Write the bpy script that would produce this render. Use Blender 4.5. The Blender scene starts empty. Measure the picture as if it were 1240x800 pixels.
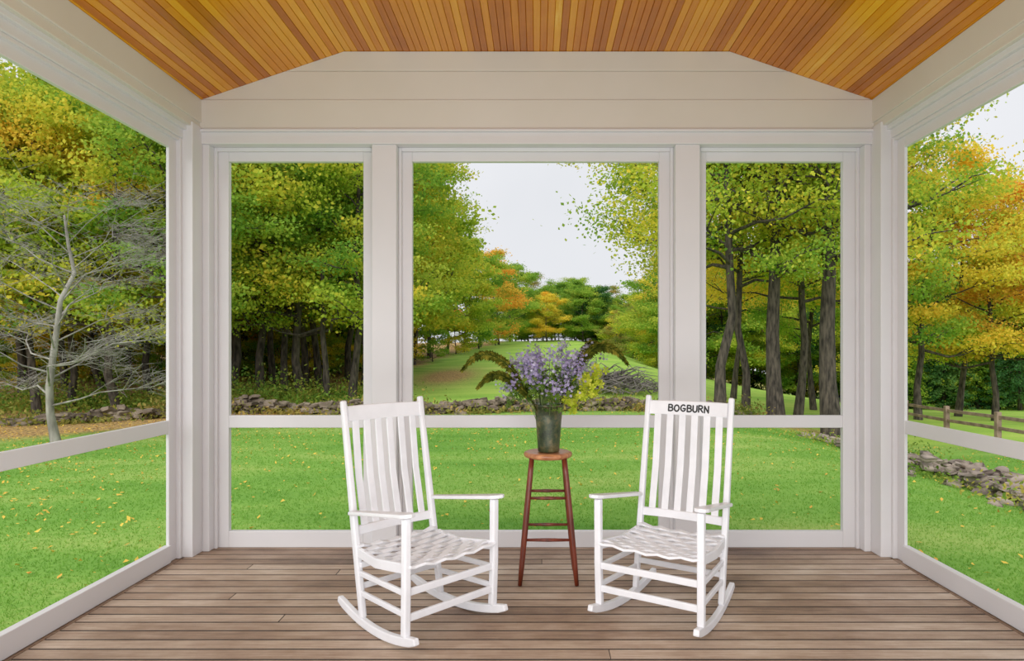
import bpy, math, random
import numpy as np
from mathutils import Vector, Matrix, Euler
random.seed(7); rng=np.random.default_rng(7)
S=bpy.context.scene; COL=S.collection
try:
    S.view_settings.view_transform='Standard'; S.view_settings.gamma=1.1
except Exception: pass

# ---------------------------------------------------------------- helpers
def srgb(r,g,b):
    f=lambda c:(c/255/12.92 if c/255<=.04045 else ((c/255+.055)/1.055)**2.4)
    return (f(r),f(g),f(b),1)
class MB:
    def __init__(s): s.v=[]; s.f=[]
    def add(s,vs,fs):
        o=len(s.v); s.v+= [tuple(v) for v in vs]; s.f+=[tuple(i+o for i in f) for f in fs]; return s
    def box(s,x0,x1,y0,y1,z0,z1):
        return s.add([(x0,y0,z0),(x1,y0,z0),(x1,y1,z0),(x0,y1,z0),(x0,y0,z1),(x1,y0,z1),(x1,y1,z1),(x0,y1,z1)],
          [(0,3,2,1),(4,5,6,7),(0,1,5,4),(1,2,6,5),(2,3,7,6),(3,0,4,7)])
    def sweep(s,pts,ws,ds,side=(1,0,0)):
        P=[Vector(p) for p in pts]; n=len(P)
        if not hasattr(ws,'__len__'): ws=[ws]*n
        if not hasattr(ds,'__len__'): ds=[ds]*n
        vs=[];fs=[]
        sd=Vector(side).normalized()
        for i in range(n):
            t=(P[min(i+1,n-1)]-P[max(i-1,0)]).normalized()
            a=(sd-t*sd.dot(t)).normalized(); b=t.cross(a)
            for (u,w) in ((-1,-1),(1,-1),(1,1),(-1,1)):
                vs.append(P[i]+a*(u*ws[i]/2)+b*(w*ds[i]/2))
        for i in range(n-1):
            for k in range(4):
                j=(k+1)%4; fs.append((i*4+k,i*4+j,i*4+4+j,i*4+4+k))
        fs.append((3,2,1,0)); e=(n-1)*4; fs.append((e,e+1,e+2,e+3))
        return s.add(vs,fs)
    def tube(s,pts,rs,seg=8,cap=True):
        P=[Vector(p) for p in pts]; n=len(P)
        if not hasattr(rs,'__len__'): rs=[rs]*n
        vs=[];fs=[]
        ref=Vector((0.31,0.95,0.1)).normalized()
        for i in range(n):
            t=(P[min(i+1,n-1)]-P[max(i-1,0)]).normalized()
            a=ref-t*ref.dot(t)
            if a.length<1e-3: a=Vector((1,0,0))-t*t.x
            a.normalize(); b=t.cross(a)
            for k in range(seg):
                an=2*math.pi*k/seg
                vs.append(P[i]+(a*math.cos(an)+b*math.sin(an))*rs[i])
        for i in range(n-1):
            for k in range(seg):
                j=(k+1)%seg; fs.append((i*seg+k,i*seg+j,(i+1)*seg+j,(i+1)*seg+k))
        if cap:
            fs.append(tuple(range(seg-1,-1,-1))); fs.append(tuple((n-1)*seg+k for k in range(seg)))
        return s.add(vs,fs)
    def prism(s,poly,y0,y1):
        n=len(poly); vs=[(x,y0,z) for x,z in poly]+[(x,y1,z) for x,z in poly]
        fs=[tuple(range(n)),tuple(range(2*n-1,n-1,-1))]
        for i in range(n):
            j=(i+1)%n; fs.append((i,i+n,j+n,j))
        return s.add(vs,fs)
    def lathe(s,prof,seg=32,cx=0,cy=0):
        n=len(prof);vs=[];fs=[]
        for r,z in prof:
            for k in range(seg):
                a=2*math.pi*k/seg; vs.append((cx+r*math.cos(a),cy+r*math.sin(a),z))
        for i in range(n-1):
            for k in range(seg):
                j=(k+1)%seg; fs.append((i*seg+k,i*seg+j,(i+1)*seg+j,(i+1)*seg+k))
        fs.append(tuple(range(seg-1,-1,-1))); fs.append(tuple((n-1)*seg+k for k in range(seg)))
        return s.add(vs,fs)
    def mesh(s,name,mat,smooth=False):
        me=bpy.data.meshes.new(name); me.from_pydata(s.v,[],s.f); me.update()
        if mat: me.materials.append(mat)
        if smooth:
            me.polygons.foreach_set('use_smooth',[True]*len(me.polygons))
        return me
    def obj(s,name,mat,parent=None,bevel=0,smooth=False,seg=2):
        o=bpy.data.objects.new(name,s.mesh(name,mat,smooth)); COL.objects.link(o)
        if parent: o.parent=parent
        if bevel:
            m=o.modifiers.new('b','BEVEL'); m.width=bevel; m.segments=seg; m.limit_method='ANGLE'; m.angle_limit=math.radians(40)
        return o
def empty(name,loc=(0,0,0),rot=0):
    o=bpy.data.objects.new(name,None); o.empty_display_size=.1; o.location=loc; o.rotation_euler=(0,0,rot); COL.objects.link(o); return o
def tag(o,label,cat,group=None):
    o['label']=label; o['category']=cat
    if group: o['group']=group
def struct(o,label=None):
    o['kind']='structure'
    if label: o['label']=label
def npmesh(name,V,F,mat,face_attr=None):
    me=bpy.data.meshes.new(name); m,k=F.shape
    me.vertices.add(len(V)); me.vertices.foreach_set('co',V.astype(np.float32).ravel())
    me.loops.add(m*k); me.loops.foreach_set('vertex_index',F.astype(np.int32).ravel())
    me.polygons.add(m); me.polygons.foreach_set('loop_start',np.arange(0,m*k,k,dtype=np.int32))
    try: me.polygons.foreach_set('loop_total',np.full(m,k,dtype=np.int32))
    except Exception: pass
    me.update(calc_edges=True)
    if face_attr is not None:
        a=me.attributes.new('rnd','FLOAT','FACE'); a.data.foreach_set('value',face_attr.astype(np.float32))
    me.materials.append(mat); return me

# ---------------------------------------------------------------- materials
def newmat(name):
    m=bpy.data.materials.new(name); m.use_nodes=True; nt=m.node_tree
    b=nt.nodes['Principled BSDF']; return m,nt,b
def N(nt,t,**k):
    n=nt.nodes.new(t)
    for a,v in k.items(): setattr(n,a,v)
    return n
def ramp(nt,stops):
    r=N(nt,'ShaderNodeValToRGB'); e=r.color_ramp.elements
    while len(e)<len(stops): e.new(.5)
    for i,(p,c) in enumerate(stops): e[i].position=p; e[i].color=c
    return r
def noise(nt,scale,detail=4,vec=None,rough=.5):
    n=N(nt,'ShaderNodeTexNoise'); n.inputs['Scale'].default_value=scale; n.inputs['Detail'].default_value=detail; n.inputs['Roughness'].default_value=rough
    if vec: nt.links.new(vec,n.inputs['Vector'])
    return n
def mapping(nt,src,scale):
    m=N(nt,'ShaderNodeMapping'); m.inputs['Scale'].default_value=scale; nt.links.new(src,m.inputs['Vector']); return m.outputs[0]
def math_(nt,op,a,b):
    n=N(nt,'ShaderNodeMath',operation=op)
    for i,x in enumerate((a,b)):
        if isinstance(x,(int,float)): n.inputs[i].default_value=x
        else: nt.links.new(x,n.inputs[i])
    return n.outputs[0]
def bump(nt,b,h,st,dist=.01):
    n=N(nt,'ShaderNodeBump'); n.inputs['Strength'].default_value=st; n.inputs['Distance'].default_value=dist
    nt.links.new(h,n.inputs['Height']); nt.links.new(n.outputs[0],b.inputs['Normal'])
def pos(nt): return N(nt,'ShaderNodeNewGeometry').outputs['Position']
def objc(nt): return N(nt,'ShaderNodeTexCoord').outputs['Object']
def simple(name,c1,c2,scale=8,rough=.5,bst=.1,stretch=(1,1,1),lo=.35,hi=.65):
    m,nt,b=newmat(name); v=mapping(nt,objc(nt),stretch)
    n=noise(nt,scale,5,v); r=ramp(nt,[(lo,c1),(hi,c2)]); nt.links.new(n.outputs[0],r.inputs[0])
    nt.links.new(r.outputs[0],b.inputs['Base Color']); b.inputs['Roughness'].default_value=rough
    if bst: bump(nt,b,n.outputs[0],bst,.004)
    return m
M_trim=simple('painted_trim',srgb(217,216,219),srgb(220,219,222),3,.38,0)
M_gable=simple('painted_gable',srgb(213,208,198),srgb(217,212,203),2,.42,.0)
M_chair=simple('white_chair_paint',srgb(226,227,232),srgb(233,234,239),12,.3,.04)
M_black=simple('black_paint',(.01,.01,.01,1),(.015,.015,.015,1),10,.5,0)
M_stool=simple('cherry_stain',srgb(80,28,14),srgb(120,48,24),10,.35,.05,(4,4,.6))
M_seat=simple('stool_seat_wood',srgb(150,90,54),srgb(200,138,92),10,.35,.05,(1,6,1))
M_dark=simple('dark_gap',srgb(30,23,18),srgb(42,33,26),10,.9,0)
M_barkd=simple('dark_bark',srgb(34,29,25),srgb(92,82,72),4,.95,.7,(3,3,.7))
M_barkg=simple('grey_bark',srgb(112,106,100),srgb(172,166,158),3,.95,.5,(2,2,.6))
M_stone=simple('field_stone',srgb(92,78,66),srgb(158,142,122),1.6,.95,.5)
M_stonel=simple('pale_rubble_stone',srgb(112,98,88),srgb(180,164,150),1.6,.95,.5)
M_fence=simple('fence_wood',srgb(110,90,76),srgb(156,132,114),4,.9,.3)

def plank_mat(name,stops,axis,rough,bst,grain=12,mixn=.35,bigf=.35):
    m,nt,b=newmat(name); p=pos(nt)
    sc=(.35,10,10) if axis=='x' else (10,.5,10)
    v=mapping(nt,p,sc); g=noise(nt,grain/3,8,v,.75)
    big=noise(nt,1.6,6,mapping(nt,p,(.7,1,1)),.65)
    at=N(nt,'ShaderNodeAttribute',attribute_name='rnd')
    t=math_(nt,'ADD',math_(nt,'MULTIPLY',at.outputs['Fac'],1-mixn),math_(nt,'MULTIPLY',g.outputs[0],mixn))
    t=math_(nt,'ADD',t,math_(nt,'MULTIPLY',math_(nt,'SUBTRACT',big.outputs[0],.5),bigf))
    r=ramp(nt,stops); nt.links.new(t,r.inputs[0]); nt.links.new(r.outputs[0],b.inputs['Base Color'])
    b.inputs['Roughness'].default_value=rough; bump(nt,b,g.outputs[0],bst,.004); return m
M_floor=plank_mat('weathered_deck',[(0,srgb(40,29,22)),(0.2,srgb(92,69,53)),(.4,srgb(146,119,97)),(.6,srgb(184,161,140)),(.82,srgb(224,209,192))],'x',.55,1,24,.74,.95)
M_ceil=plank_mat('varnished_fir',[(0.0,srgb(138,66,0)),(.28,srgb(188,104,4)),(.55,srgb(216,136,12)),(.8,srgb(230,160,30)),(1,srgb(248,204,92))],'y',.2,.06,12,.38,.4)

def foliage(name,c1,c2,c3,trans=.48,nscale=.35,band=None,amp=1.8):
    m,nt,b=newmat(name); v=pos(nt)
    if band: v=mapping(nt,v,band)
    n=noise(nt,nscale,3,v); at=N(nt,'ShaderNodeAttribute',attribute_name='rnd')
    t=math_(nt,'ADD',math_(nt,'MULTIPLY',at.outputs['Fac'],.5),math_(nt,'MULTIPLY',math_(nt,'SUBTRACT',n.outputs[0],.5),amp))
    t=math_(nt,'ADD',t,.25)
    r=ramp(nt,[(0.05,c1),(.5,c2),(.95,c3)]); nt.links.new(t,r.inputs[0])
    d=N(nt,'ShaderNodeBsdfDiffuse'); tr=N(nt,'ShaderNodeBsdfTranslucent'); mx=N(nt,'ShaderNodeMixShader'); mx.inputs[0].default_value=trans
    nt.links.new(r.outputs[0],d.inputs[0]); nt.links.new(r.outputs[0],tr.inputs[0])
    nt.links.new(d.outputs[0],mx.inputs[1]); nt.links.new(tr.outputs[0],mx.inputs[2])
    nt.links.new(mx.outputs[0],nt.nodes['Material Output'].inputs[0]); nt.nodes.remove(b); return m
F={'g':foliage('green_leaves',srgb(94,144,54),srgb(144,182,64),srgb(206,210,78)),
   'yg':foliage('yellow_green_leaves',srgb(128,170,56),srgb(192,206,68),srgb(246,216,74)),
   'y':foliage('yellow_leaves',srgb(176,192,62),srgb(238,218,76),srgb(250,202,70)),
   'o':foliage('orange_leaves',srgb(184,182,64),srgb(238,192,72),srgb(232,158,64)),
   'r':foliage('rust_leaves',srgb(116,144,66),srgb(160,164,76),srgb(196,146,76)),
   'd':foliage('dark_needles',srgb(48,90,54),srgb(74,118,60),srgb(108,144,70),.35)}

def ground_mat():
    m,nt,b=newmat('ground_cover'); p=pos(nt)
    at=N(nt,'ShaderNodeAttribute',attribute_name='zone'); sep=N(nt,'ShaderNodeSeparateColor'); nt.links.new(at.outputs['Color'],sep.inputs[0])
    n1=noise(nt,.8,3,mapping(nt,p,(.35,1,1))); n2=noise(nt,14,5,p,.7)
    t=math_(nt,'ADD',math_(nt,'MULTIPLY',n1.outputs[0],.65),math_(nt,'MULTIPLY',n2.outputs[0],.35))
    lawn=ramp(nt,[(.32,srgb(92,142,54)),(.5,srgb(120,164,68)),(.70,srgb(166,186,98))]); nt.links.new(t,lawn.inputs[0])
    field=ramp(nt,[(.3,srgb(122,168,62)),(.5,srgb(152,190,78)),(.7,srgb(186,204,98))]); nt.links.new(t,field.inputs[0])
    lit=ramp(nt,[(.36,srgb(98,100,54)),(.46,srgb(140,108,76)),(.54,srgb(196,158,104)),(.62,srgb(226,190,104)),(.7,srgb(140,150,72))]); nt.links.new(n2.outputs[0],lit.inputs[0])
    def mix(f,a,c):
        x=N(nt,'ShaderNodeMix',data_type='RGBA'); nt.links.new(f,x.inputs[0]); nt.links.new(a,x.inputs[6]); nt.links.new(c,x.inputs[7]); return x.outputs[2]
    c=mix(sep.outputs[0],lawn.outputs[0],field.outputs[0]); c=mix(sep.outputs[1],c,lit.outputs[0])
    nt.links.new(c,b.inputs['Base Color']); b.inputs['Roughness'].default_value=1; b.inputs['Specular IOR Level'].default_value=.1
    bump(nt,b,n2.outputs[0],.5,.03); return m
M_ground=ground_mat()
M_grass=foliage('grass_blades',srgb(94,150,54),srgb(122,172,66),srgb(164,192,90),.5,.8,(.35,1,1),1.1)

# ---------------------------------------------------------------- porch shell
YB=4.66; XW=2.36
def hfun(x,y):
    x=np.asarray(x,float); y=np.asarray(y,float)
    def sm(t): t=np.clip(t,0,1); return t*t*(3-2*t)
    h=-.45-1.1*sm((x-4)/8)
    s=1-1.9*sm((x-6)/20)
    h=h+.045*s*np.clip(y-22,0,66)
    h=h+.04*np.sin(x*.6+y*.35)*sm((y-8)/10)+.25*np.sin(x*.11+1)*sm((y-30)/30)
    return h
H=lambda x,y: float(hfun(x,y))

# floor planks
mb=MB(); rn=[]
y=YB+.14; PW=.104
while y>-1.0:
    cuts=[random.uniform(-2.3,2.3)] if random.random()<.3 else []
    xs=[-2.42]+cuts+[2.42]
    for a,b_ in zip(xs[:-1],xs[1:]):
        rv_=random.random(); mb.box(a+.001,b_-.001,y-PW+.0085,y,-.03,0); rn+=[-2,rv_,-1.8,-2,-2,-2]
    y-=PW
for sx in (-1,1):
    a,b_=sorted((sx*2.43,sx*2.50)); mb.box(a,b_,-1,YB+.14,-.03,-.004); rn+=[.0]*6
fl=mb.obj('floor',M_floor); a=fl.data.attributes.new('rnd','FLOAT','FACE'); a.data.foreach_set('value',rn)
m=fl.modifiers.new('b','BEVEL'); m.width=.002; m.segments=1
struct(fl,'weathered brown-grey wooden deck boards')
sub=MB().box(-2.6,2.6,-1,YB+.2,-.40,-.034).obj('trim_1',M_dark); struct(sub,'dark framing under the deck')

# ceiling boards
def half(z): return 2.40 if z<=3.17 else 2.36-(z-3.19)/(3.53-3.19)*(2.36-1.355)
mb=MB(); rn=[]
prof=[(-2.44,3.163),(-1.355,3.53),(1.355,3.53),(2.44,3.163)]
for (xa,za),(xb,zb) in zip(prof[:-1],prof[1:]):
    L=math.hypot(xb-xa,zb-za); n=round(L/.046); tx,tz=(xb-xa)/L,(zb-za)/L; nx,nz=-tz,tx
    w=L/n
    for i in range(n):
        s0=i*w; c=random.random()**1.4
        pr=[(s0,.006),(s0+.003,0),(s0+w-.003,0),(s0+w,.006),(s0+w,.02),(s0,.02)]
        poly=[(xa+tx*s+nx*d,za+tz*s+nz*d) for s,d in pr]
        yy=[-1.0,random.uniform(0,3.8),YB+.1]
        for q in range(2):
            mb.prism(poly,yy[q],yy[q+1]); cc=c if q else random.random(); rn+=[cc]*8
ce=mb.obj('ceiling',M_ceil); a=ce.data.attributes.new('rnd','FLOAT','FACE'); a.data.foreach_set('value',rn)
struct(ce,'varnished golden tongue-and-groove wood ceiling')
rf=MB().prism([(-2.8,3.05),(-1.355,3.56),(1.355,3.56),(2.8,3.05),(2.8,3.12),(1.4,3.64),(-1.4,3.64),(-2.8,3.12)],-1,YB+.5).obj('trim_2',M_dark); struct(rf,'roof deck')

# gable wall
mb=MB()
mb.prism([(-2.38,2.974),(2.38,2.974),(2.38,3.183),(-2.38,3.183)],YB-.010,YB+.1)
for z0,z1 in ((3.185,3.388),(3.390,3.528)):
    mb.prism([(-half(z0),z0),(half(z0),z0),(half(z1),z1),(-half(z1),z1)],YB,YB+.1)
mb.prism([(-2.38,3.0),(2.38,3.0),(2.38,3.19),(1.36,3.53),(-1.36,3.53),(-2.38,3.19)],YB+.008,YB+.08)
w=mb.obj('wall_back',M_gable,bevel=.003); struct(w,'cream painted board gable above the screens')
w=MB().box(-2.42,2.42,YB-.03,YB+.14,2.955,2.974).box(-2.42,2.42,YB-.012,YB+.14,2.872,2.955).obj('trim_3',M_trim,bevel=.004); struct(w,'white painted header board')
n_trim=4
for x0,x1 in ((-1.164,-.99),(.978,1.152),(-2.36,-2.312),(2.312,2.36)):
    w=MB().box(x0,x1,YB,YB+.15,0,2.872).obj('trim_%d'%n_trim,M_trim,bevel=.005); struct(w,'white painted post'); n_trim+=1
for sx in (-1,1):
    B=lambda p,q,*r: sorted((sx*p,sx*q))+list(r)
    w=MB().box(*B(2.36,2.50,4.53,YB+.16,0,2.99)).obj('trim_%d'%n_trim,M_trim,bevel=.006); struct(w,'white painted corner post'); n_trim+=1
    w=MB().box(*B(2.40,2.6,2.05,2.25,0,2.974)).obj('trim_%d'%n_trim,M_trim,bevel=.006); struct(w,'white painted post'); n_trim+=1
    w=MB().box(*B(2.36,2.56,-1,YB+.1,3.02,3.185)).box(*B(2.372,2.56,-1,YB+.1,2.962,3.022)).obj('wall_left' if sx<0 else 'wall_right',M_gable,bevel=.005); struct(w,'cream painted frieze board')
    w=MB().box(*B(2.40,2.58,-1,YB+.1,2.93,2.965)).box(*B(2.425,2.58,-1,YB+.1,2.872,2.932)).obj('trim_%d'%n_trim,M_trim,bevel=.005); struct(w,'white painted header board'); n_trim+=1
nw=1
for x0,x1,o0,o1 in ((-2.312,-1.164,-2.22,-1.25),(-.99,.978,-.898,.881),(1.152,2.312,1.22,2.207)):
    mb=MB(); ya,yb=YB+.10,YB+.145
    mb.box(x0,o0,ya,yb,0,2.872).box(o1,x1,ya,yb,0,2.872)
    mb.box(o0,o1,ya,yb,2.78,2.872).box(o0,o1,ya,yb,0,.117).box(o0,o1,ya+.002,yb,.862,.95)
    mb.box(x0,x0+.022,ya-.03,ya,0,2.872).box(x1-.022,x1,ya-.03,ya,0,2.872).box(x0+.022,x1-.022,ya-.03,ya,2.845,2.872)
    o=mb.obj('window_%d'%nw,M_trim,bevel=.004); struct(o,'white framed screen panel with a middle rail'); nw+=1
for sx in (-1,1):
    y0,y1=2.25,4.535
    mb=MB(); A=lambda p,q,*r: mb.box(*sorted((sx*p,sx*q)),*r)
    A(2.46,2.482,y0,y0+.09,0,2.872); A(2.46,2.482,y1-.115,y1,0,2.872)
    A(2.46,2.49,y0+.09,y1-.115,2.78,2.872); A(2.445,2.49,y0+.09,y1-.115,0,.117); A(2.462,2.49,y0+.09,y1-.115,.862,.95)
    A(2.430,2.462,y1-.03,y1,0,2.872); A(2.436,2.462,y0,y1-.03,2.85,2.872)
    o=mb.obj('window_%d'%nw,M_trim,bevel=.004); struct(o,'white framed screen panel with a middle rail'); nw+=1

# ---------------------------------------------------------------- rocking chair
def by(z): return -.215-(z-.42)*(.345-.215)/(1.15-.42)
def build_chair():
    R=empty('rocking_chair')
    def P(n,mb,bev=.005,mat=M_chair,smooth=False): return mb.obj(n,mat,R,bev,smooth)
    rad=1.25
    def rz(y): return rad-math.sqrt(rad*rad-(y+.03)**2)
    for sx in (-1,1):
        pts=[];W=[];D=[]
        for i in range(15):
            y=-.40+i/14*.76; lat=.252+.025*(y+.15)/.42
            pts.append((sx*lat,y,rz(y)+.023)); D.append(.044 if 0<i<14 else .032); W.append(.030)
        P('rocker',MB().sweep(pts,W,D,(1,0,0)),.006)
        zb=rz(-.15)+.04
        P('back_post',MB().sweep([(sx*.25,-.148,zb),(sx*.25,-.215,.42),(sx*.25,-.345,1.15)],[.032,.034,.031],[.036,.040,.030],(1,0,0)),.009)
        P('leg',MB().sweep([(sx*.275,.262,rz(.27)+.04),(sx*.278,.27,.30),(sx*.278,.272,.636)],.037,.037,(1,0,0)),.008)
        poly=[(.238,-.235),(.288,-.235),(.296,-.05),(.312,.20),(.320,.28),(.313,.315),(.288,.33),(.258,.318),(.244,.28),(.240,.1)]
        mb=MB(); n=len(poly); zf=lambda y:.563+(y+.235)/.565*.084
        mb.add([(sx*a,b,zf(b)) for a,b in poly]+[(sx*a,b,zf(b)+.020) for a,b in poly],
          [tuple(range(n)),tuple(range(2*n-1,n-1,-1))]+[(i,i+n,(i+1)%n+n,(i+1)%n) for i in range(n)])
        P('armrest',mb,.006)
        P('seat_rail',MB().sweep([(sx*.247,-.20,.375),(sx*.262,.0,.362),(sx*.270,.26,.395)],.022,.050,(1,0,0)),.005)
        for z in (.17,.27):
            P('stretcher',MB().sweep([(sx*.25,-.165-.02*(z-.1),z),(sx*.275,.262,z+.01)],.018,.028,(1,0,0)),.005)
    for z in (.165,.285):
        P('stretcher',MB().sweep([(-.275,.268,z),(.275,.268,z)],.018,.036,(0,1,0)),.005)
    for z in (.20,.31):
        P('stretcher',MB().sweep([(-.25,-.175,z),(.25,-.175,z)],.018,.030,(0,1,0)),.005)
    mb=MB(); ns=10
    for i in range(ns):
        t=i/(ns-1); y=-.198+t*.478
        z=.405-.032*math.sin(t*math.pi)+.012*t
        if i==ns-1: z-=.008
        sl=(math.cos(t*math.pi))*-.10
        wd=.255+.02*t
        pts=[]
        for k in range(19):
            u=-1+k/9; pts.append((wd*u,y+.004*math.sin(k*1.57+i*3.14),z-.015*(1-u*u)+.006*math.sin(k*1.57+i*3.14)))
        mb.sweep(pts,[.033+.005*math.sin(k*1.57+i*2) for k in range(19)],.014,(0,1,sl))
    P('seat',mb,.004)
    def rail(z0,z1,bow,th,arch=0):
        mb=MB(); n=12; vs=[];fs=[]
        for i in range(n+1):
            x=-.235+i/n*.47; u=1-(x/.235)**2; yy=-bow*u
            for z,o in ((z0,-th/2),(z1+arch*u,-th/2),(z1+arch*u,th/2),(z0,th/2)):
                vs.append((x,by(z)+yy+o,z))
        for i in range(n):
            for k in range(4): fs.append((i*4+k,(i+1)*4+k,(i+1)*4+(k+1)%4,i*4+(k+1)%4))
        fs.append((3,2,1,0)); fs.append((n*4,n*4+1,n*4+2,n*4+3)); mb.add(vs,fs); return mb
    P('crest_rail',rail(1.040,1.120,.018,.020,.003),.005)
    P('lower_back_rail',rail(.455,.500,.018,.020),.004)
    mb=MB()
    for i in range(6):
        x=-.185+i*.074; u=1-(x/.235)**2
        mb.sweep([(x,by(.50)-.018*u,.49),(x,by(.75)-.018*u-.014,.75),(x,by(1.04)-.018*u,1.05)],.041,.011,(1,0,0))
    P('backrest',mb,.004)
    return R
chair1=build_chair()
def copy_thing(src):
    r=src.copy(); COL.objects.link(r)
    for ch in list(src.children):
        c=ch.copy(); c.parent=r; COL.objects.link(c)
    return r
chair2=copy_thing(chair1)
chair1.location=(-.614,3.475,0); chair1.rotation_euler=(0,0,math.radians(226.2))
chair2.location=(.706,3.575,0); chair2.rotation_euler=(0,0,math.radians(147.7))
tag(chair1,'white painted slatted wooden rocking chair with plain crest rail','rocking chair','porch rocking chairs')
tag(chair2,'white painted slatted rocking chair with black lettering on its crest rail','rocking chair','porch rocking chairs')
def arc(cx,cy,rx,ry,a0,a1,n=9): return [(cx+rx*math.cos(math.radians(a0+(a1-a0)*i/(n-1))),cy+ry*math.sin(math.radians(a0+(a1-a0)*i/(n-1)))) for i in range(n)]
GL={'B':[[(.0,0),(.0,1)],[(0,1),(.3,1)]+arc(.3,.77,.3,.23,90,-90)+[(0,.54)],[(0,.54),(.34,.54)]+arc(.34,.27,.34,.27,90,-90)+[(0,0)]],
 'O':[arc(.38,.5,.38,.5,0,360,17)],
 'G':[arc(.4,.5,.4,.5,50,320,14)+[(.74,.42),(.42,.42)]],
 'U':[[(0,1),(0,.35)]+arc(.32,.34,.32,.34,180,360)+[(.64,1)]],
 'R':[[(0,0),(0,1)],[(0,1),(.3,1)]+arc(.3,.75,.3,.25,90,-90)+[(0,.5)],[(.25,.5),(.66,0)]],
 'N':[[(0,0),(0,1),(.64,0),(.64,1)]]}
WD={'B':.64,'O':.76,'G':.78,'U':.64,'R':.66,'N':.64}
word='BOGBURN'; hL=.036; gap=.30
tot=sum(WD[c] for c in word)+gap*(len(word)-1); hx=.0365; cur=-tot/2*hx; sw=.0046
mb=MB()
def onrail(X,Z):
    u=1-(X/.235)**2; return (X,by(Z)-.018*u+.010+.0016,Z)
for li,c in enumerate(word):
    dz=[.001,-.001,.0012,0,-.0008,.001,-.001][li]
    for strk in GL[c]:
        pts=[(-(cur+px*hx),1.062+dz+pz*hL) for px,pz in strk]
        for (xa,za),(xb,zb) in zip(pts[:-1],pts[1:]):
            dx,dz_=xb-xa,zb-za; L=math.hypot(dx,dz_) or 1e-6; nx,nz=-dz_/L*sw,dx/L*sw
            mb.add([onrail(xa+nx,za+nz),onrail(xb+nx,zb+nz),onrail(xb-nx,zb-nz),onrail(xa-nx,za-nz)],[(0,1,2,3)])
        for (xa,za) in pts:
            mb.add([onrail(xa+sw*math.cos(k*math.pi/4),za+sw*math.sin(k*math.pi/4)) for k in range(8)],[tuple(range(8))])
    cur+=(WD[c]+gap)*hx
lt=mb.obj('lettering',M_black,chair2); lt['label']='black hand-painted word BOGBURN'

# ---------------------------------------------------------------- stool
st=empty('stool',(.07,4.13,0)); tag(st,'tall dark red-brown wooden stool holding the flower bucket','stool')
MB().lathe([(.0,.752),(.13,.752),(.147,.760),(.152,.772),(.148,.784),(.135,.79),(.10,.788),(.0,.784)],40).obj('seat',M_seat,st,0,True)
legs={}
for sx in (-1,1):
    for sy in (-1,1):
        a=Vector((sx*.10,sy*.09,.76)); b_=Vector((sx*.172,sy*.14,0)); legs[sx,sy]=(a,b_)
        pts=[a.lerp(b_,t) for t in (0,.15,.5,.85,1)]
        MB().tube(pts,[.015,.017,.019,.017,.013],12).obj('leg',M_stool,st,0,True)
def at(k,z): a,b_=legs[k]; return a.lerp(b_,(.76-z)/.76)
for k1,k2,zs in (((-1,-1),(1,-1),(.52,.27)),((-1,1),(1,1),(.52,.30)),((-1,-1),(-1,1),(.46,.22)),((1,-1),(1,1),(.46,.22))):
    for z in zs: MB().tube([at(k1,z),(at(k1,z)+at(k2,z))/2,at(k2,z)],[.008,.011,.008],10).obj('stretcher',M_stool,st,0,True)

# ---------------------------------------------------------------- vase & bouquet
m,nt,b=newmat('patinated_metal'); n=noise(nt,11,7,objc(nt),.75); r=ramp(nt,[(.36,srgb(22,28,18)),(.48,srgb(52,64,38)),(.58,srgb(92,82,50)),(.70,srgb(120,122,88))]); nt.links.new(n.outputs[0],r.inputs[0]); nt.links.new(r.outputs[0],b.inputs['Base Color']); b.inputs['Metallic'].default_value=.2; b.inputs['Roughness'].default_value=.38; bump(nt,b,n.outputs[0],.5,.006)
M_vase=m
va=empty('flower_bucket',(.074,4.12,.791)); tag(va,'tapered green-brown patinated metal flower bucket on the stool','vase')
MB().lathe([(.001,0),(.064,0),(.067,.004),(.070,.05),(.078,.17),(.088,.285),(.084,.285),(.074,.17),(.065,.03),(.001,.02)],40).obj('body',M_vase,va,0,True)
MB().lathe([(.084,.280),(.090,.279),(.0935,.285),(.0935,.292),(.090,.297),(.084,.295)],40).obj('rim',M_vase,va,0,True)
bq=empty('bouquet',(.074,4.12,1.0)); tag(bq,'loose bouquet of purple asters with arching dark fronds and yellow-green leaves','flowers')
g=np.random.default_rng(3); mb=MB(); heads=[]
for i in range(72):
    a=g.uniform(0,2*math.pi); rr=.29*math.sqrt(g.random()); hgt=g.uniform(.15,.40)*(1-.45*(rr/.30)**2)+.08
    e=(math.cos(a)*rr*1.0+.0,math.sin(a)*rr*.75,hgt); heads.append(e)
    mb.tube([(math.cos(a)*.03,math.sin(a)*.03,-.15),(math.cos(a)*rr*.45,math.sin(a)*rr*.4,hgt*.5+.02),e],[.0025,.002,.0012],5)
mb.obj('stem',simple('stem_green',srgb(62,84,34),srgb(96,116,50),20,.6,0),bq)['kind']='stuff'
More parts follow.
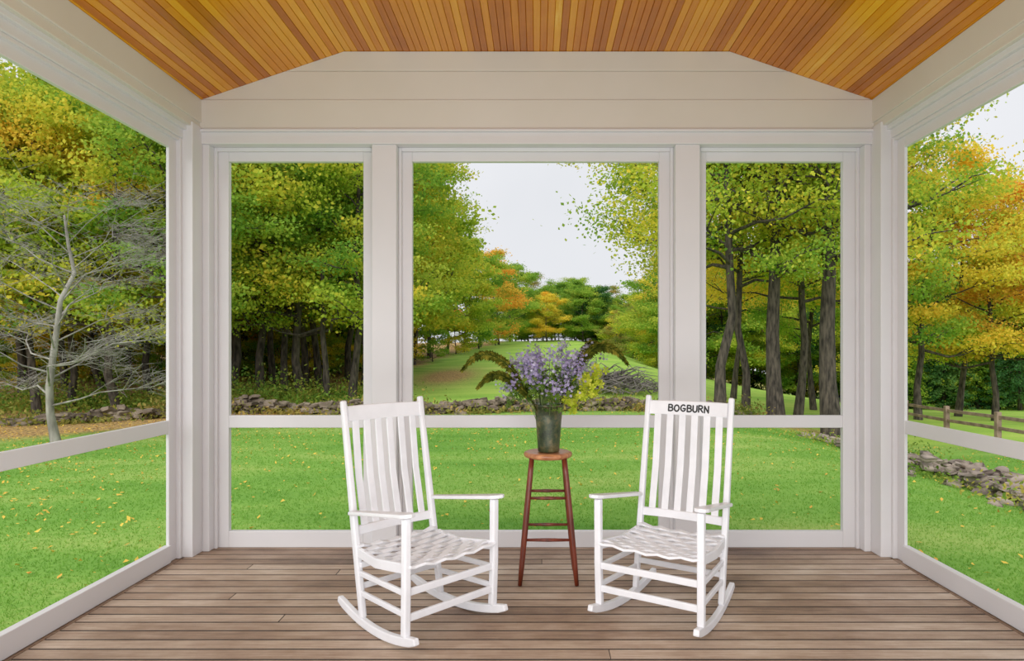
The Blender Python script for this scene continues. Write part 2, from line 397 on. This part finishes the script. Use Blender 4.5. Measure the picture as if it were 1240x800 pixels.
def petals(centers,n_per,spread,size,seedv):
    q=np.random.default_rng(seedv); V=[];Fc=[];rv=[]
    for c in centers:
        for _ in range(n_per):
            p=np.array(c)+q.normal(0,1,3)*np.array(spread); nrm=q.normal(0,1,3)+np.array([0,-.6,.8]); nrm/=np.linalg.norm(nrm)
            u=np.cross(nrm,q.normal(0,1,3)); u/=np.linalg.norm(u); w=np.cross(nrm,u); s=size*q.uniform(.7,1.3); col=q.random()
            for k in range(5):
                a=k*2*math.pi/5; d=u*math.cos(a)+w*math.sin(a); t=u*-math.sin(a)+w*math.cos(a)
                o=len(V); V+= [p,p+d*s*.6+t*s*.32+nrm*s*.1,p+d*s+nrm*s*.15,p+d*s*.6-t*s*.32+nrm*s*.1]; Fc.append([o,o+1,o+2,o+3]); rv.append(col)
    return np.array(V),np.array(Fc),np.array(rv)
def stuff(name,V,Fc,M,rv):
    o=bpy.data.objects.new(name,npmesh(name,V,Fc,M,rv)); COL.objects.link(o); o.parent=bq; o['kind']='stuff'; return o
M_pur=foliage('aster_petals',srgb(128,112,160),srgb(170,158,202),srgb(216,210,236),.3,20)
V,Fc,rv=petals(heads,28,(.028,.026,.026),.010,5); stuff('aster_blossoms',V,Fc,M_pur,rv)
M_gl=foliage('bouquet_green',srgb(46,78,32),srgb(84,114,44),srgb(130,152,60),.3,12)
V,Fc,rv=petals([(c[0]*.85,c[1]*.8,c[2]*.66) for c in heads],8,(.035,.03,.035),.018,9); stuff('foliage',V,Fc,M_gl,rv)
M_yl=foliage('yellow_green_sprig',srgb(140,164,40),srgb(190,204,56),srgb(222,224,84),.4,20)
V,Fc,rv=petals([(.15,-.12,.12),(.19,-.12,.17),(.23,-.12,.21),(.24,-.11,.14),(.20,-.12,.24),(.27,-.11,.18),(.30,-.1,.22),(.13,-.12,.08),(.31,-.1,.27),(.28,-.1,.27),(.24,-.11,.28)],8,(.024,.02,.024),.026,12); stuff('yellow_leaf_sprig',V,Fc,M_yl,rv)
V,Fc,rv=petals([(.05+ .012*i,.0,.36+.022*i) for i in range(6)]+[(.12+.022*i,.03,.33+.022*i) for i in range(7)]+[(.17+.03*i,.03,.27+.02*i) for i in range(7)]+[(-.12-.02*i,.0,.26+.02*i) for i in range(6)]+[(-.04-.01*i,.03,.36+.02*i) for i in range(5)],11,(.014,.014,.014),.010,15)
stuff('seed_sprig',V,Fc,foliage('sprig_grey',srgb(112,112,110),srgb(160,156,170),srgb(200,194,214),.3,20),rv)
M_fr=foliage('frond_dark',srgb(36,44,14),srgb(74,80,24),srgb(140,130,46),.2,25)
def frond(pts,ln):
    P=[Vector(p) for p in pts]; n=66; V=[];Fc=[];rv=[]
    def C(t):
        s=t*(len(P)-1); i=min(int(s),len(P)-2); f=s-i
        p0=P[max(i-1,0)];p1=P[i];p2=P[i+1];p3=P[min(i+2,len(P)-1)]
        return .5*((2*p1)+(-p0+p2)*f+(2*p0-5*p1+4*p2-p3)*f*f+(-p0+3*p1-3*p2+p3)*f**3)
    st_=[C(i/30) for i in range(31)]
    for i in range(n):
        t=.25+.75*i/(n-1); c=C(t); tg=(C(min(t+.02,1))-C(max(t-.02,0))).normalized()
        L=ln*math.sin(math.pi*min(1,(t-.2)/.8*.70+.2))*random.uniform(.8,1.2)
        for sg in (-1,1):
            for up in ((0,.3,1),(0,-.7,.7)):
                sd=Vector(up); sd=(sd-tg*sd.dot(tg)).normalized()*sg
                e=c+sd*L+tg*L*.4+Vector((0,0,-L*.15)); wv=tg*.0042
                o=len(V); V+=[c-wv,c+sd*L*.5+tg*L*.1-wv,e,c+sd*L*.5+tg*L*.28+wv]; Fc.append([o,o+1,o+2,o+3]); rv.append(random.random())
    ob=bpy.data.objects.new('fern_frond',npmesh('fern_frond',np.array([list(v) for v in V]),np.array(Fc),M_fr,np.array(rv))); COL.objects.link(ob); ob.parent=bq
    MB().tube(st_,[.0045]*20+[.003]*11,5).obj('rachis',M_fr,ob)
frond([(-.02,0,-.1),(-.10,-.02,.10),(-.22,-.04,.29),(-.34,-.05,.385),(-.45,-.05,.38),(-.54,-.05,.29)],.036)
frond([(-.02,0,-.1),(-.09,-.05,.08),(-.19,-.08,.20),(-.29,-.10,.27),(-.37,-.10,.255),(-.44,-.10,.185)],.034)
frond([(.02,0,-.1),(.10,-.02,.14),(.20,-.04,.34),(.30,-.05,.44),(.41,-.05,.42),(.49,-.05,.33)],.038)
frond([(.02,0,-.1),(.10,.04,.12),(.19,.06,.34),(.25,.08,.45),(.31,.08,.46),(.36,.08,.41)],.030)

# ---------------------------------------------------------------- terrain
xs=np.concatenate([np.arange(-70,-20,1.5),np.arange(-20,20,.35),np.arange(20,90,1.5)])
ys=np.concatenate([np.arange(-3,30,.35),np.arange(30,150,1.2)])
X,Y=np.meshgrid(xs,ys); Z=hfun(X,Y); nx_,ny_=len(xs),len(ys)
V=np.stack([X,Y,Z],-1).reshape(-1,3); i=np.arange(ny_-1)[:,None]*nx_+np.arange(nx_-1)[None,:]; i=i.ravel()
Fc=np.stack([i,i+1,i+nx_+1,i+nx_],-1)
gm=npmesh('ground',V,Fc,M_ground); gm.polygons.foreach_set('use_smooth',[True]*len(Fc))
x_,y_=V[:,0],V[:,1]; wob=.5*np.sin(x_*1.3+y_*.7)+.4*np.sin(x_*.5-y_*1.9)
field=np.clip((y_-19.6+.3*wob)/1.0,0,1)
bl=np.interp(y_,[19,25,40,60,80,100],[-7.5,-7.3,-7.0,-6.2,-4.0,-3])
lit=np.where(y_>19.5,np.clip((bl-x_+wob*.6)/1.2,0,1),np.clip((y_-(19+(x_+5)*.9)+wob*.6)/1.6,0,1)*(x_<-4.5))
lit=np.maximum(lit,np.clip(1.4*np.exp(-((x_+4.6)/1.4)**2-((y_-34)/5)**2),0,1))
lit=np.maximum(lit,.8*np.exp(-((x_-8.6)/2.5)**2-((y_-21)/1.4)**2))
lit=np.maximum(lit,np.clip((y_-88)/5,0,1)*.6)
col=np.stack([field,lit,0*lit,1+0*lit],-1).astype(np.float32)
a=gm.attributes.new('zone','FLOAT_COLOR','POINT'); a.data.foreach_set('color',col.ravel())
gr=bpy.data.objects.new('ground',gm); COL.objects.link(gr); struct(gr,'green lawn rising to a mown field edged by leaf litter')

def inlawn(x,y): return (y<19.5)&~((x<-4.5)&(y>(18.6+(x+5)*.9)))
n=190000; yy=3+ (rng.random(n)**1.4)*15; xx=(rng.random(n)*2-1)*(yy*.86+.6)
k=inlawn(xx,yy)&~((np.abs(xx)<2.65)&(yy<4.95)); xx,yy=xx[k],yy[k]; n=len(xx); zz=hfun(xx,yy)
ang=rng.random(n)*2*math.pi; h=rng.uniform(.010,.030,n); w=.003+.0005*yy
dx,dy=np.cos(ang)*w,np.sin(ang)*w; lx,ly=rng.normal(0,.015,n),rng.normal(0,.015,n)
V=np.empty((n,3,3)); V[:,0]=np.stack([xx-dx,yy-dy,zz-.005],-1); V[:,1]=np.stack([xx+dx,yy+dy,zz-.005],-1); V[:,2]=np.stack([xx+lx,yy+ly,zz+h],-1)
o=bpy.data.objects.new('lawn_grass',npmesh('lawn_grass',V.reshape(-1,3),np.arange(n*3).reshape(-1,3),M_grass,.2+.6*rng.random(n))); COL.objects.link(o)
o['kind']='stuff'; tag(o,'short bright green mown lawn grass blades','grass'); 
n=14000; yy=5+rng.random(n)*15; xx=(rng.random(n)*2-1)*(yy*.85)
keep=rng.random(n)<np.clip(.07+.5*np.clip((yy-10)/8,0,1)+.45*np.clip((-xx-3)/6,0,1)+.5*(~inlawn(xx,yy)),0,1)
keep&=~((np.abs(xx)<2.7)&(yy<5))
xx,yy=xx[keep],yy[keep]; n=len(xx); zz=hfun(xx,yy)+.025
ang=rng.random(n)*6.28; s=rng.uniform(.014,.034,n); c,sn=np.cos(ang)*s,np.sin(ang)*s; t=rng.normal(0,.012,(n,2))
V=np.empty((n,4,3)); V[:,0]=np.stack([xx-c,yy-sn,zz+t[:,0]],-1); V[:,1]=np.stack([xx-sn*.6,yy+c*.6,zz+t[:,1]],-1); V[:,2]=np.stack([xx+c,yy+sn,zz-t[:,0]*.5],-1); V[:,3]=np.stack([xx+sn*.6,yy-c*.6,zz],-1)
o=bpy.data.objects.new('fallen_leaves',npmesh('fallen_leaves',V.reshape(-1,3),np.arange(n*4).reshape(-1,4),foliage('fallen_leaf',srgb(200,164,70),srgb(232,198,84),srgb(212,140,70),.1,3),rng.random(n))); COL.objects.link(o)
o['kind']='stuff'; tag(o,'yellow and tan fallen autumn leaves scattered on the lawn','leaves')

# ---------------------------------------------------------------- stone walls
def stone_proto():
    V=[];idx={}
    for a in (-1,0,1):
        for b_ in (-1,0,1):
            for c in (-1,0,1):
                if (a,b_,c)==(0,0,0): continue
                idx[a,b_,c]=len(V); l=math.sqrt(a*a+b_*b_+c*c); V.append(Vector((a,b_,c))*(1/ l**.45))
    Fs=[]
    for ax in range(3):
        for s in (-1,1):
            for p in (-1,0):
                for q in (-1,0):
                    def g_(u,v):
                        t=[0,0,0]; t[ax]=s; o=[k for k in range(3) if k!=ax]; t[o[0]]=u; t[o[1]]=v; return idx[tuple(t)]
                    Fs.append([g_(p,q),g_(p+1,q),g_(p+1,q+1),g_(p,q+1)])
    return np.array([list(v) for v in V]),np.array(Fs)
SV,SF=stone_proto()
def stones(name,path,hgt,n,size,label,thick=.5,mat=M_stone):
    q=np.random.default_rng(len(path)*17+n); VV=[];FF=[]
    P=np.array(path,float); seg=np.r_[0,np.cumsum(np.linalg.norm(np.diff(P,axis=0),axis=1))]
    for j in range(n):
        s=q.random()*seg[-1]; x=np.interp(s,seg,P[:,0]); y=np.interp(s,seg,P[:,1]); hh=np.interp(s,seg,np.array(hgt))*(1+.25*math.sin(s*1.7))
        lv=q.random()**1.1*hh; x+=q.normal(0,thick*.28); y+=q.normal(0,thick*.28)*(1.2-lv/ max(hh,.01)*.6)
        sc=np.array([q.uniform(.8,1.9),q.uniform(.6,1.3),q.uniform(.28,.6)])*size*q.uniform(.5,1.25)
        v=(SV+q.normal(0,.09,SV.shape))*sc
        e=np.array(Euler((q.normal(0,.2),q.normal(0,.2),q.random()*6.28)).to_matrix()); v=v@e.T
        v+=np.array([x,y,H(x,y)+lv]); FF.append(SF+len(VV)*len(SV)); VV.append(v)
    me=npmesh(name,np.concatenate(VV),np.concatenate(FF),mat)
    o=bpy.data.objects.new(name,me); COL.objects.link(o); tag(o,label,'stone wall'); return o
wallp=[(-16,15.6),(-12,17.6),(-8.5,19.2),(-3,20),(2,20.3),(5.5,20.6),(7.5,21)]; wallh=[.08,.2,.36,.34,.30,.22,.08]
stones('stone_wall',wallp,wallh,1500,.13,'low tumbled brown-grey fieldstone wall across the far edge of the lawn')
wallr=[(6.9,6.5),(7.1,9.5),(7.3,12),(7.4,14.5),(7.4,17)]
stones('stone_wall',wallr,[.30,.32,.28,.18,.05],800,.095,'low rubble stone wall on the sloping lawn below the fence',1.1,M_stonel)
stones('stone_wall',[(8.2,12.5),(9,9.5),(9.4,7)],[.06,.08,.08],150,.09,'scattered pale rubble stones beside the low wall',1.1,M_stonel)
def weeds(path,n,sp,hh,label,seed,szs=(.03,.08),mat=None):
    q=np.random.default_rng(seed); P=np.array(path); seg=np.r_[0,np.cumsum(np.linalg.norm(np.diff(P,axis=0),axis=1))]
    s=q.random(n)*seg[-1]; s+=.5*np.sin(s*2.3); xx=np.interp(s,seg,P[:,0])+q.normal(0,sp,n); yy=np.interp(s,seg,P[:,1])+q.normal(.1,sp,n); zz=hfun(xx,yy)+np.abs(q.normal(0,hh,n))*(1+.6*np.sin(s*1.1))+.02
    u=q.normal(0,1,(n,3)); u/=np.linalg.norm(u,axis=1)[:,None]; w2=np.cross(u,q.normal(0,1,(n,3))); w2/=np.linalg.norm(w2,axis=1)[:,None]; sz=q.uniform(*szs,n)[:,None]; p=np.stack([xx,yy,zz],-1)
    V=np.empty((n,4,3)); V[:,0]=p-u*sz; V[:,1]=p+w2*sz*.5; V[:,2]=p+u*sz; V[:,3]=p-w2*sz*.5
    o=bpy.data.objects.new('weeds',npmesh('weeds',V.reshape(-1,3),np.arange(n*4).reshape(-1,4),mat or M_weed,q.random(n))); COL.objects.link(o); o['kind']='stuff'; tag(o,label,'weeds')
M_weed=foliage('weed_leaves',srgb(96,116,50),srgb(150,146,72),srgb(190,156,88),.35,.8)
M_under=foliage('undergrowth_leaves',srgb(84,124,50),srgb(132,162,66),srgb(196,180,84),.45,.5)
weeds(wallp,16000,.4,.17,'green and tan weeds growing over the low stone wall',8)
weeds(wallr,6000,.5,.14,'green weeds growing through the rubble stone wall',9,(.02,.05),M_under)
weeds([(-22,19),(-14,22),(-9,23),(-7.4,26)],22000,1.3,.30,'green undergrowth and saplings beneath the woodland trees',10,(.03,.08),M_under)

# ---------------------------------------------------------------- fence
fe=empty('fence',(13.4,22,H(13.4,22))); tag(fe,'weathered brown post and rail wooden fence along the slope','fence')
def fz(y): return H(13.4,y)-H(13.4,22)
for y in np.arange(12,31,2.4):
    MB().box(-.07,.07,y-22-.07,y-22+.07,fz(y)-.1,fz(y)+1.15).obj('post',M_fence,fe,.015)
for y in np.arange(12,28.6,2.4):
    for z in (.35,.68,1.0):
        MB().sweep([(-.0,y-22,fz(y)+z),(0,y+2.4-22,fz(y+2.4)+z)],.05,.10,(1,0,0)).obj('rail',M_fence,fe,.01)

# ---------------------------------------------------------------- trees
def leaves_mesh(name,C,counts,sig,size,q,mat,droop=0):
    idx=np.repeat(np.arange(len(C)),counts); n=len(idx)
    d=q.normal(0,1,(n,3)); p=C[idx]+d*sig[idx][:,None]*np.array([1,1,.38]); 
    nr=q.normal(0,1,(n,3))+np.array([0,0,.7]); nr/=np.linalg.norm(nr,axis=1)[:,None]
    r=q.normal(0,1,(n,3)); u=np.cross(nr,r); u/=np.linalg.norm(u,axis=1)[:,None]; w=np.cross(nr,u)
    s=(size*q.uniform(.6,1.35,n))[:,None]
    V=np.empty((n,4,3)); V[:,0]=p-u*s*.5; V[:,1]=p+w*s*.42+nr*s*.08; V[:,2]=p+u*s*.6; V[:,3]=p-w*s*.42+nr*s*.08
    cl=q.normal(0,.16,len(C))
    return npmesh(name,V.reshape(-1,3),np.arange(n*4).reshape(-1,4),mat,np.clip(q.normal(.5,.2,n)+cl[idx],-.2,1.2))
def tree_proto(seed,Ht,cs,R,nprim,nleaf,size,r0,lean=0,sub=4,leaf=True,bark=M_barkd,wob=1,upk=.15,twk=1):
    q=np.random.default_rng(seed); mb=MB(); 
    tp=[]; ox=oy=0; nT=9
    for i in range(nT):
        t=i/(nT-1); tp.append(Vector((ox+lean*t*Ht,oy,t*Ht*.95))); ox+=q.normal(0,.022)*Ht*.5*wob; oy+=q.normal(0,.022)*Ht*.5*wob
    rad=[r0*(1-t)**.8*1.0+.02 for t in np.linspace(0,1,nT)]; rad[0]*=1.25
    mb.tube([tp[0]-Vector((0,0,.3))]+tp,[rad[0]]+rad,9)
    def tpos(t): s=t*(nT-1); i=min(int(s),nT-2); return tp[i].lerp(tp[i+1],s-i),rad[i]
    C=[];W=[]
    for i in range(nprim):
        t=cs+(0.97-cs)*((i+q.random()*.6)/nprim); st_,rr=tpos(t); az=i*2.399+q.normal(0,.3)
        u=(t-cs)/(1-cs); L=R*(math.sqrt(max(.08,1-(u*1.05-.28)**2*1.5)))*q.uniform(.65,1.2)
        up=upk+.75*u+q.normal(0,.12)
        d=Vector((math.cos(az),math.sin(az),0)); P=[st_]
        for k in range(1,5):
            f=k/4; P.append(st_+d*L*f+Vector((q.normal(0,.06)*L,q.normal(0,.06)*L,up*L*f*(1-.3*f)+q.normal(0,.04)*L)))
        br=min(rr*.55,.09*Ht/11)*twk; mb.tube(P,[br,br*.75,br*.5,br*.32,.006],5,False)
        C.append(P[4]); W.append(1); C.append(P[3]); W.append(.9)
        for k in range(sub):
            f=q.uniform(.35,.95); s=f*4; j=min(int(s),3); b0=P[j].lerp(P[j+1],s-j)
            a2=az+q.choice([-1,1])*q.uniform(.5,1.3); L2=L*q.uniform(.25,.5)
            e=b0+Vector((math.cos(a2)*L2,math.sin(a2)*L2,L2*q.uniform(-.1,.7)))
            mid=b0.lerp(e,.5)+Vector((q.normal(0,.05)*L2,q.normal(0,.05)*L2,L2*.08))
            mb.tube([b0,mid,e],[br*.35,br*.2,.004],4,False); C.append(e); W.append(1); C.append(mid); W.append(.6)
            if not leaf:
                for kk in range(8):
                    f2=q.uniform(.1,1); b1=b0.lerp(e,f2); a3=a2+q.normal(0,1.1); L3=L2*q.uniform(.3,.8)
                    e3=b1+Vector((math.cos(a3)*L3,math.sin(a3)*L3,L3*q.uniform(-.5,.8))); mb.tube([b1,e3],[.004,.0015],3,False)
                    for k4 in range(3):
                        b4=b1.lerp(e3,q.uniform(.2,.95)); a4=a3+q.normal(0,1); L4=L3*.55
                        mb.tube([b4,b4+Vector((math.cos(a4)*L4,math.sin(a4)*L4,L4*q.uniform(-.5,.7)))],[.0025,.0012],3,False)
    tm=mb.mesh('trunk',bark,True)
    if not leaf: return tm,None
    C=np.array([list(c) for c in C]); W=np.array(W)*q.uniform(.4,1.5,len(C)); cnt=np.maximum(1,(W/W.sum()*nleaf).astype(int))
    sig=np.full(len(C),R*.115)*q.uniform(.75,1.3,len(C))
    return tm,leaves_mesh('foliage',C,cnt,sig,size,q,F['g'])
def conifer(seed,Ht,R,n,size):
    q=np.random.default_rng(seed); mb=MB(); mb.tube([(0,0,-.3),(0,0,Ht*.5),(0,0,Ht*.97)],[.018*Ht,.01*Ht,.01],7)
    C=[]; 
    for i in range(150):
        u=(i/150)**.85; z=Ht*(.06+.93*u); az=i*2.4+q.normal(0,.2); L=R*(1-u)**.8*q.uniform(.75,1.1)+.05
        for f in (.3,.55,.8,1): C.append((math.cos(az)*L*f,math.sin(az)*L*f,z-.28*L*f*f))
        mb.tube([(0,0,z),(math.cos(az)*L,math.sin(az)*L,z-.28*L)],[.03,.006],3,False)
    C=np.array(C); return mb.mesh('trunk',M_barkd,True),leaves_mesh('foliage',C,np.full(len(C),n//len(C)),np.full(len(C),R*.075),size,q,F['d'])
PT={
 'a':tree_proto(11,11,.26,3.3,24,25000,.112,.12,sub=5),
 'b':tree_proto(12,12,.28,3.0,26,25000,.112,.13,.02,sub=5),
 'c':tree_proto(13,10,.20,3.1,24,24000,.112,.11,-.02,sub=5),
 'h':tree_proto(14,13,.36,3.8,28,33000,.100,.14,.012,sub=6,wob=.8),
 'k':tree_proto(15,13,.40,3.7,26,31000,.100,.25,-.008,sub=6,wob=.5),
 's':tree_proto(16,7,.08,2.5,22,24000,.115,.06),
 'u':tree_proto(17,3,.03,1.7,16,8500,.09,.03),
 'p':conifer(18,10,2.6,24000,.14)}
HT={'a':11,'b':12,'c':10,'h':13,'k':13,'s':7,'u':3,'p':10}
CN={'g':'green','yg':'yellow-green','y':'golden yellow','o':'orange','r':'rust-brown','d':'dark green'}
q=np.random.default_rng(99)
def tree(px,Y,kind,hgt,colr,rot=None,bark=None):
    X=(px-650)*Y/800; s=hgt/HT[kind]
    shrub = kind=='u'
    e=empty('shrub' if shrub else ('conifer_tree' if kind=='p' else 'tree'),(X,Y,H(X,Y)),q.random()*6.28 if rot is None else rot); e.scale=(s*q.uniform(.9,1.1),)*2+(s,)
    tm,lm=PT[kind]
    t=bpy.data.objects.new('trunk',tm); t.parent=e; COL.objects.link(t)
    if bark: t.material_slots[0].link='OBJECT'; t.material_slots[0].material=bark
    l=bpy.data.objects.new('foliage',lm); l.parent=e; COL.objects.link(l); l['kind']='stuff'
    l.material_slots[0].link='OBJECT'; l.material_slots[0].material=F[colr]
    if kind=='p': tag(e,'dark green conifer with drooping boughs at the wood edge','tree','conifers in the woods')
    elif shrub: tag(e,'low %s leafy shrub at the edge of the woods'%CN[colr],'shrub','woodland shrubs')
    elif kind in 'hk': tag(e,'tall dark-trunked maple with high %s autumn crown at lawn edge'%CN[colr],'tree','lawn edge trees')
    else: tag(e,'leafy woodland tree with %s autumn foliage'%CN[colr],'tree','woodland trees')
    return e
def row(Y,p0,p1,n,kinds,h0,h1,cols,jY=2.5):
    for i in range(n):
        px=p0+(p1-p0)*(i+.5)/n+q.uniform(-.3,.3)*(p1-p0)/n
        tree(px,Y+q.uniform(-jY,jY),kinds[i*7%len(kinds)],q.uniform(h0,h1),cols[(i*5+int(Y))%len(cols)])
# left woods
row(20,-120,240,6,'acb',9,11,['yg','g','yg','y'],1.2)
row(26,-150,250,8,'abc',10,12.5,['yg','g','yg','y'])
row(34,-150,260,10,'sab',10,13,['g','yg','g','y'])
row(44,-150,300,12,'sa',11,14,['g','yg','g','yg'])
row(30,-60,240,9,'u',1.6,2.6,['g','y','g','yg'],2)
row(40,-100,260,12,'u',2.5,3.6,['g','y','g','yg'],2)
# woods behind the wall
row(24.5,272,440,6,'cab',10,12.5,['yg','g','yg','yg'],1)
row(30,268,455,7,'abh',11,13.5,['yg','g','yg','y'],1.5)
row(38,265,470,8,'asb',11,14,['g','yg','g','y'])
row(48,250,490,10,'sa',11,14,['g','yg','g','yg'])
row(34,272,465,8,'u',1.5,2.6,['g','y','yg','g'],1.5)
row(43,262,490,11,'u',2.6,3.6,['yg','y','g','yg'],2)
for a in [(462,31,'b',13,'yg'),(478,37,'b',13.5,'yg'),(500,43,'b',13,'yg'),(520,50,'b',11.5,'g'),(542,55,'s',9.5,'yg'),(562,60,'s',9.5,'g'),(582,68,'s',9.5,'o'),(524,46,'u',2.4,'g'),(552,55,'u',3,'yg'),
          (604,76,'s',9,'g'),(618,84,'s',9.5,'g'),(580,64,'u',3.4,'g'),(600,74,'u',3,'yg')]: tree(*a)
# hilltop trees
row(92,628,850,13,'s',6.5,8.5,['g','yg','g','r','g'],3)
row(89.5,615,800,26,'u',3.0,3.8,['g','r','g','yg','g'],1)
row(104,590,880,13,'ca',8.5,10.5,['g','g','r','g'],3)
for a in [(662,83,'s',6,'y'),(650,87,'s',5.5,'yg'),(706,86,'s',7,'g'),(722,88,'s',7.5,'d'),(738,86,'s',6,'g'),(752,80,'s',5,'yg'),(772,72,'s',6,'r'),(790,62,'s',7.5,'yg'),(806,56,'a',9.5,'y'),(815,52,'s',8,'g'),
          (745,78,'u',3,'r'),(782,66,'u',3.4,'g'),(800,52,'u',3,'yg')]: tree(*a)
# lawn edge trees on the right
for a in [(872,20.5,'h',13,'yg'),(888,33,'h',12,'y'),(903,23,'h',12.5,'yg'),(940,21,'k',12.5,'g'),(966,25,'h',12.5,'y'),(1008,20.2,'k',14,'yg'),(985,31,'b',12,'g'),(1044,27,'b',12,'g')]: tree(*a)
row(56,830,1080,8,'sa',8,10.5,['g','d','g','yg'],3)
row(64,815,1080,10,'sab',9,13,['g','y','d','g','yg'],4)
row(74,820,1100,11,'as',11,14,['g','yg','d'],4)
row(68,820,1120,14,'u',3,4.5,['g','d','yg'],3)
row(48,1030,1330,8,'abs',8,10.5,['yg','y','g','o'],3)
row(44,1080,1330,9,'pp',7.5,9.5,['d','d','g'],2)
row(60,1060,1350,9,'sa',10,13,['g','g','y'],4)
row(47,1060,1300,9,'u',3,4.5,['d','d','g'],2)
tree(1112,28,'a',11.4,'y'); tree(1160,33,'b',11.8,'y'); tree(1205,30,'a',10.3,'yg'); tree(1255,29,'b',10.5,'o')
# bare grey tree leaning at the lawn edge
tm,_=tree_proto(31,4.9,.16,2.3,24,0,.1,.06,-.09,7,False,M_barkg,2.6,.3,.6)
e=empty('bare_tree',(-9.9,13.6,H(-9.9,13.6)),0.3); tag(e,'leaning pale grey tree with bare twiggy branches at lawn edge','tree')
t=bpy.data.objects.new('trunk',tm); t.parent=e; COL.objects.link(t)

# brush pile
mb=MB(); g=np.random.default_rng(4)
for i in range(320):
    x,y=g.normal(0,.95),g.normal(0,.7); a=g.uniform(0,6.28); L=g.uniform(.6,1.6); z=max(0,1.0-abs(x)*.4-abs(y)*.5)*g.uniform(.1,1)
    mb.tube([(x,y,z+.05),(x+math.cos(a)*L*.5,y+math.sin(a)*L*.5,z+g.uniform(.1,.4)),(x+math.cos(a)*L,y+math.sin(a)*L,z+g.uniform(-.1,.5))],[.028,.02,.006],4,False)
o=mb.obj('brush_pile',simple('grey_brush',srgb(92,86,84),srgb(140,132,128),3,.95,0)); o.location=(2.9,26.5,H(2.9,26.5)); tag(o,'heap of grey cut branches in the mown field','brush pile')

# ---------------------------------------------------------------- light
w=bpy.data.worlds.new('World'); S.world=w; w.use_nodes=True; nt=w.node_tree; bg=nt.nodes['Background']
tc=N(nt,'ShaderNodeTexCoord'); nn=noise(nt,2.2,4,tc.outputs['Generated']); r=ramp(nt,[(.3,(.76,.78,.82,1)),(.7,(.88,.89,.93,1))]); nt.links.new(nn.outputs[0],r.inputs[0]); nt.links.new(r.outputs[0],bg.inputs[0]); bg.inputs[1].default_value=1.0
def light(n,t,loc,rot,e,**k):
    l=bpy.data.lights.new(n,t); l.energy=e
    for a,v in k.items(): setattr(l,a,v)
    o=bpy.data.objects.new(n,l); o.location=loc; o.rotation_euler=[math.radians(a) for a in rot]; COL.objects.link(o); return o
light('sun','SUN',(0,-10,10),(52,0,-22),2.5,angle=math.radians(60),color=(1,.98,.93))
light('porch_fill','AREA',(-1.2,-.4,2.7),(66,0,-22),30,shape='RECTANGLE',size=1.6,size_y=1.2,color=(.98,.98,1))  # added fill light behind the camera, stands for no fixture on the porch
light('ceiling_fill','AREA',(0,1.6,.6),(150,0,0),40,shape='RECTANGLE',size=3,size_y=1,color=(1,.98,.96))  # unseen upward fill, added only to brighten the ceiling boards

cam=bpy.data.cameras.new('camera'); co=bpy.data.objects.new('camera',cam); COL.objects.link(co); S.camera=co
co.location=(0,0,1.42); co.rotation_euler=(math.pi/2,0,0); cam.sensor_width=36; cam.lens=800/1240*36; cam.shift_x=-30/1240; cam.shift_y=24/1240; cam.clip_end=500; cam.clip_start=.05
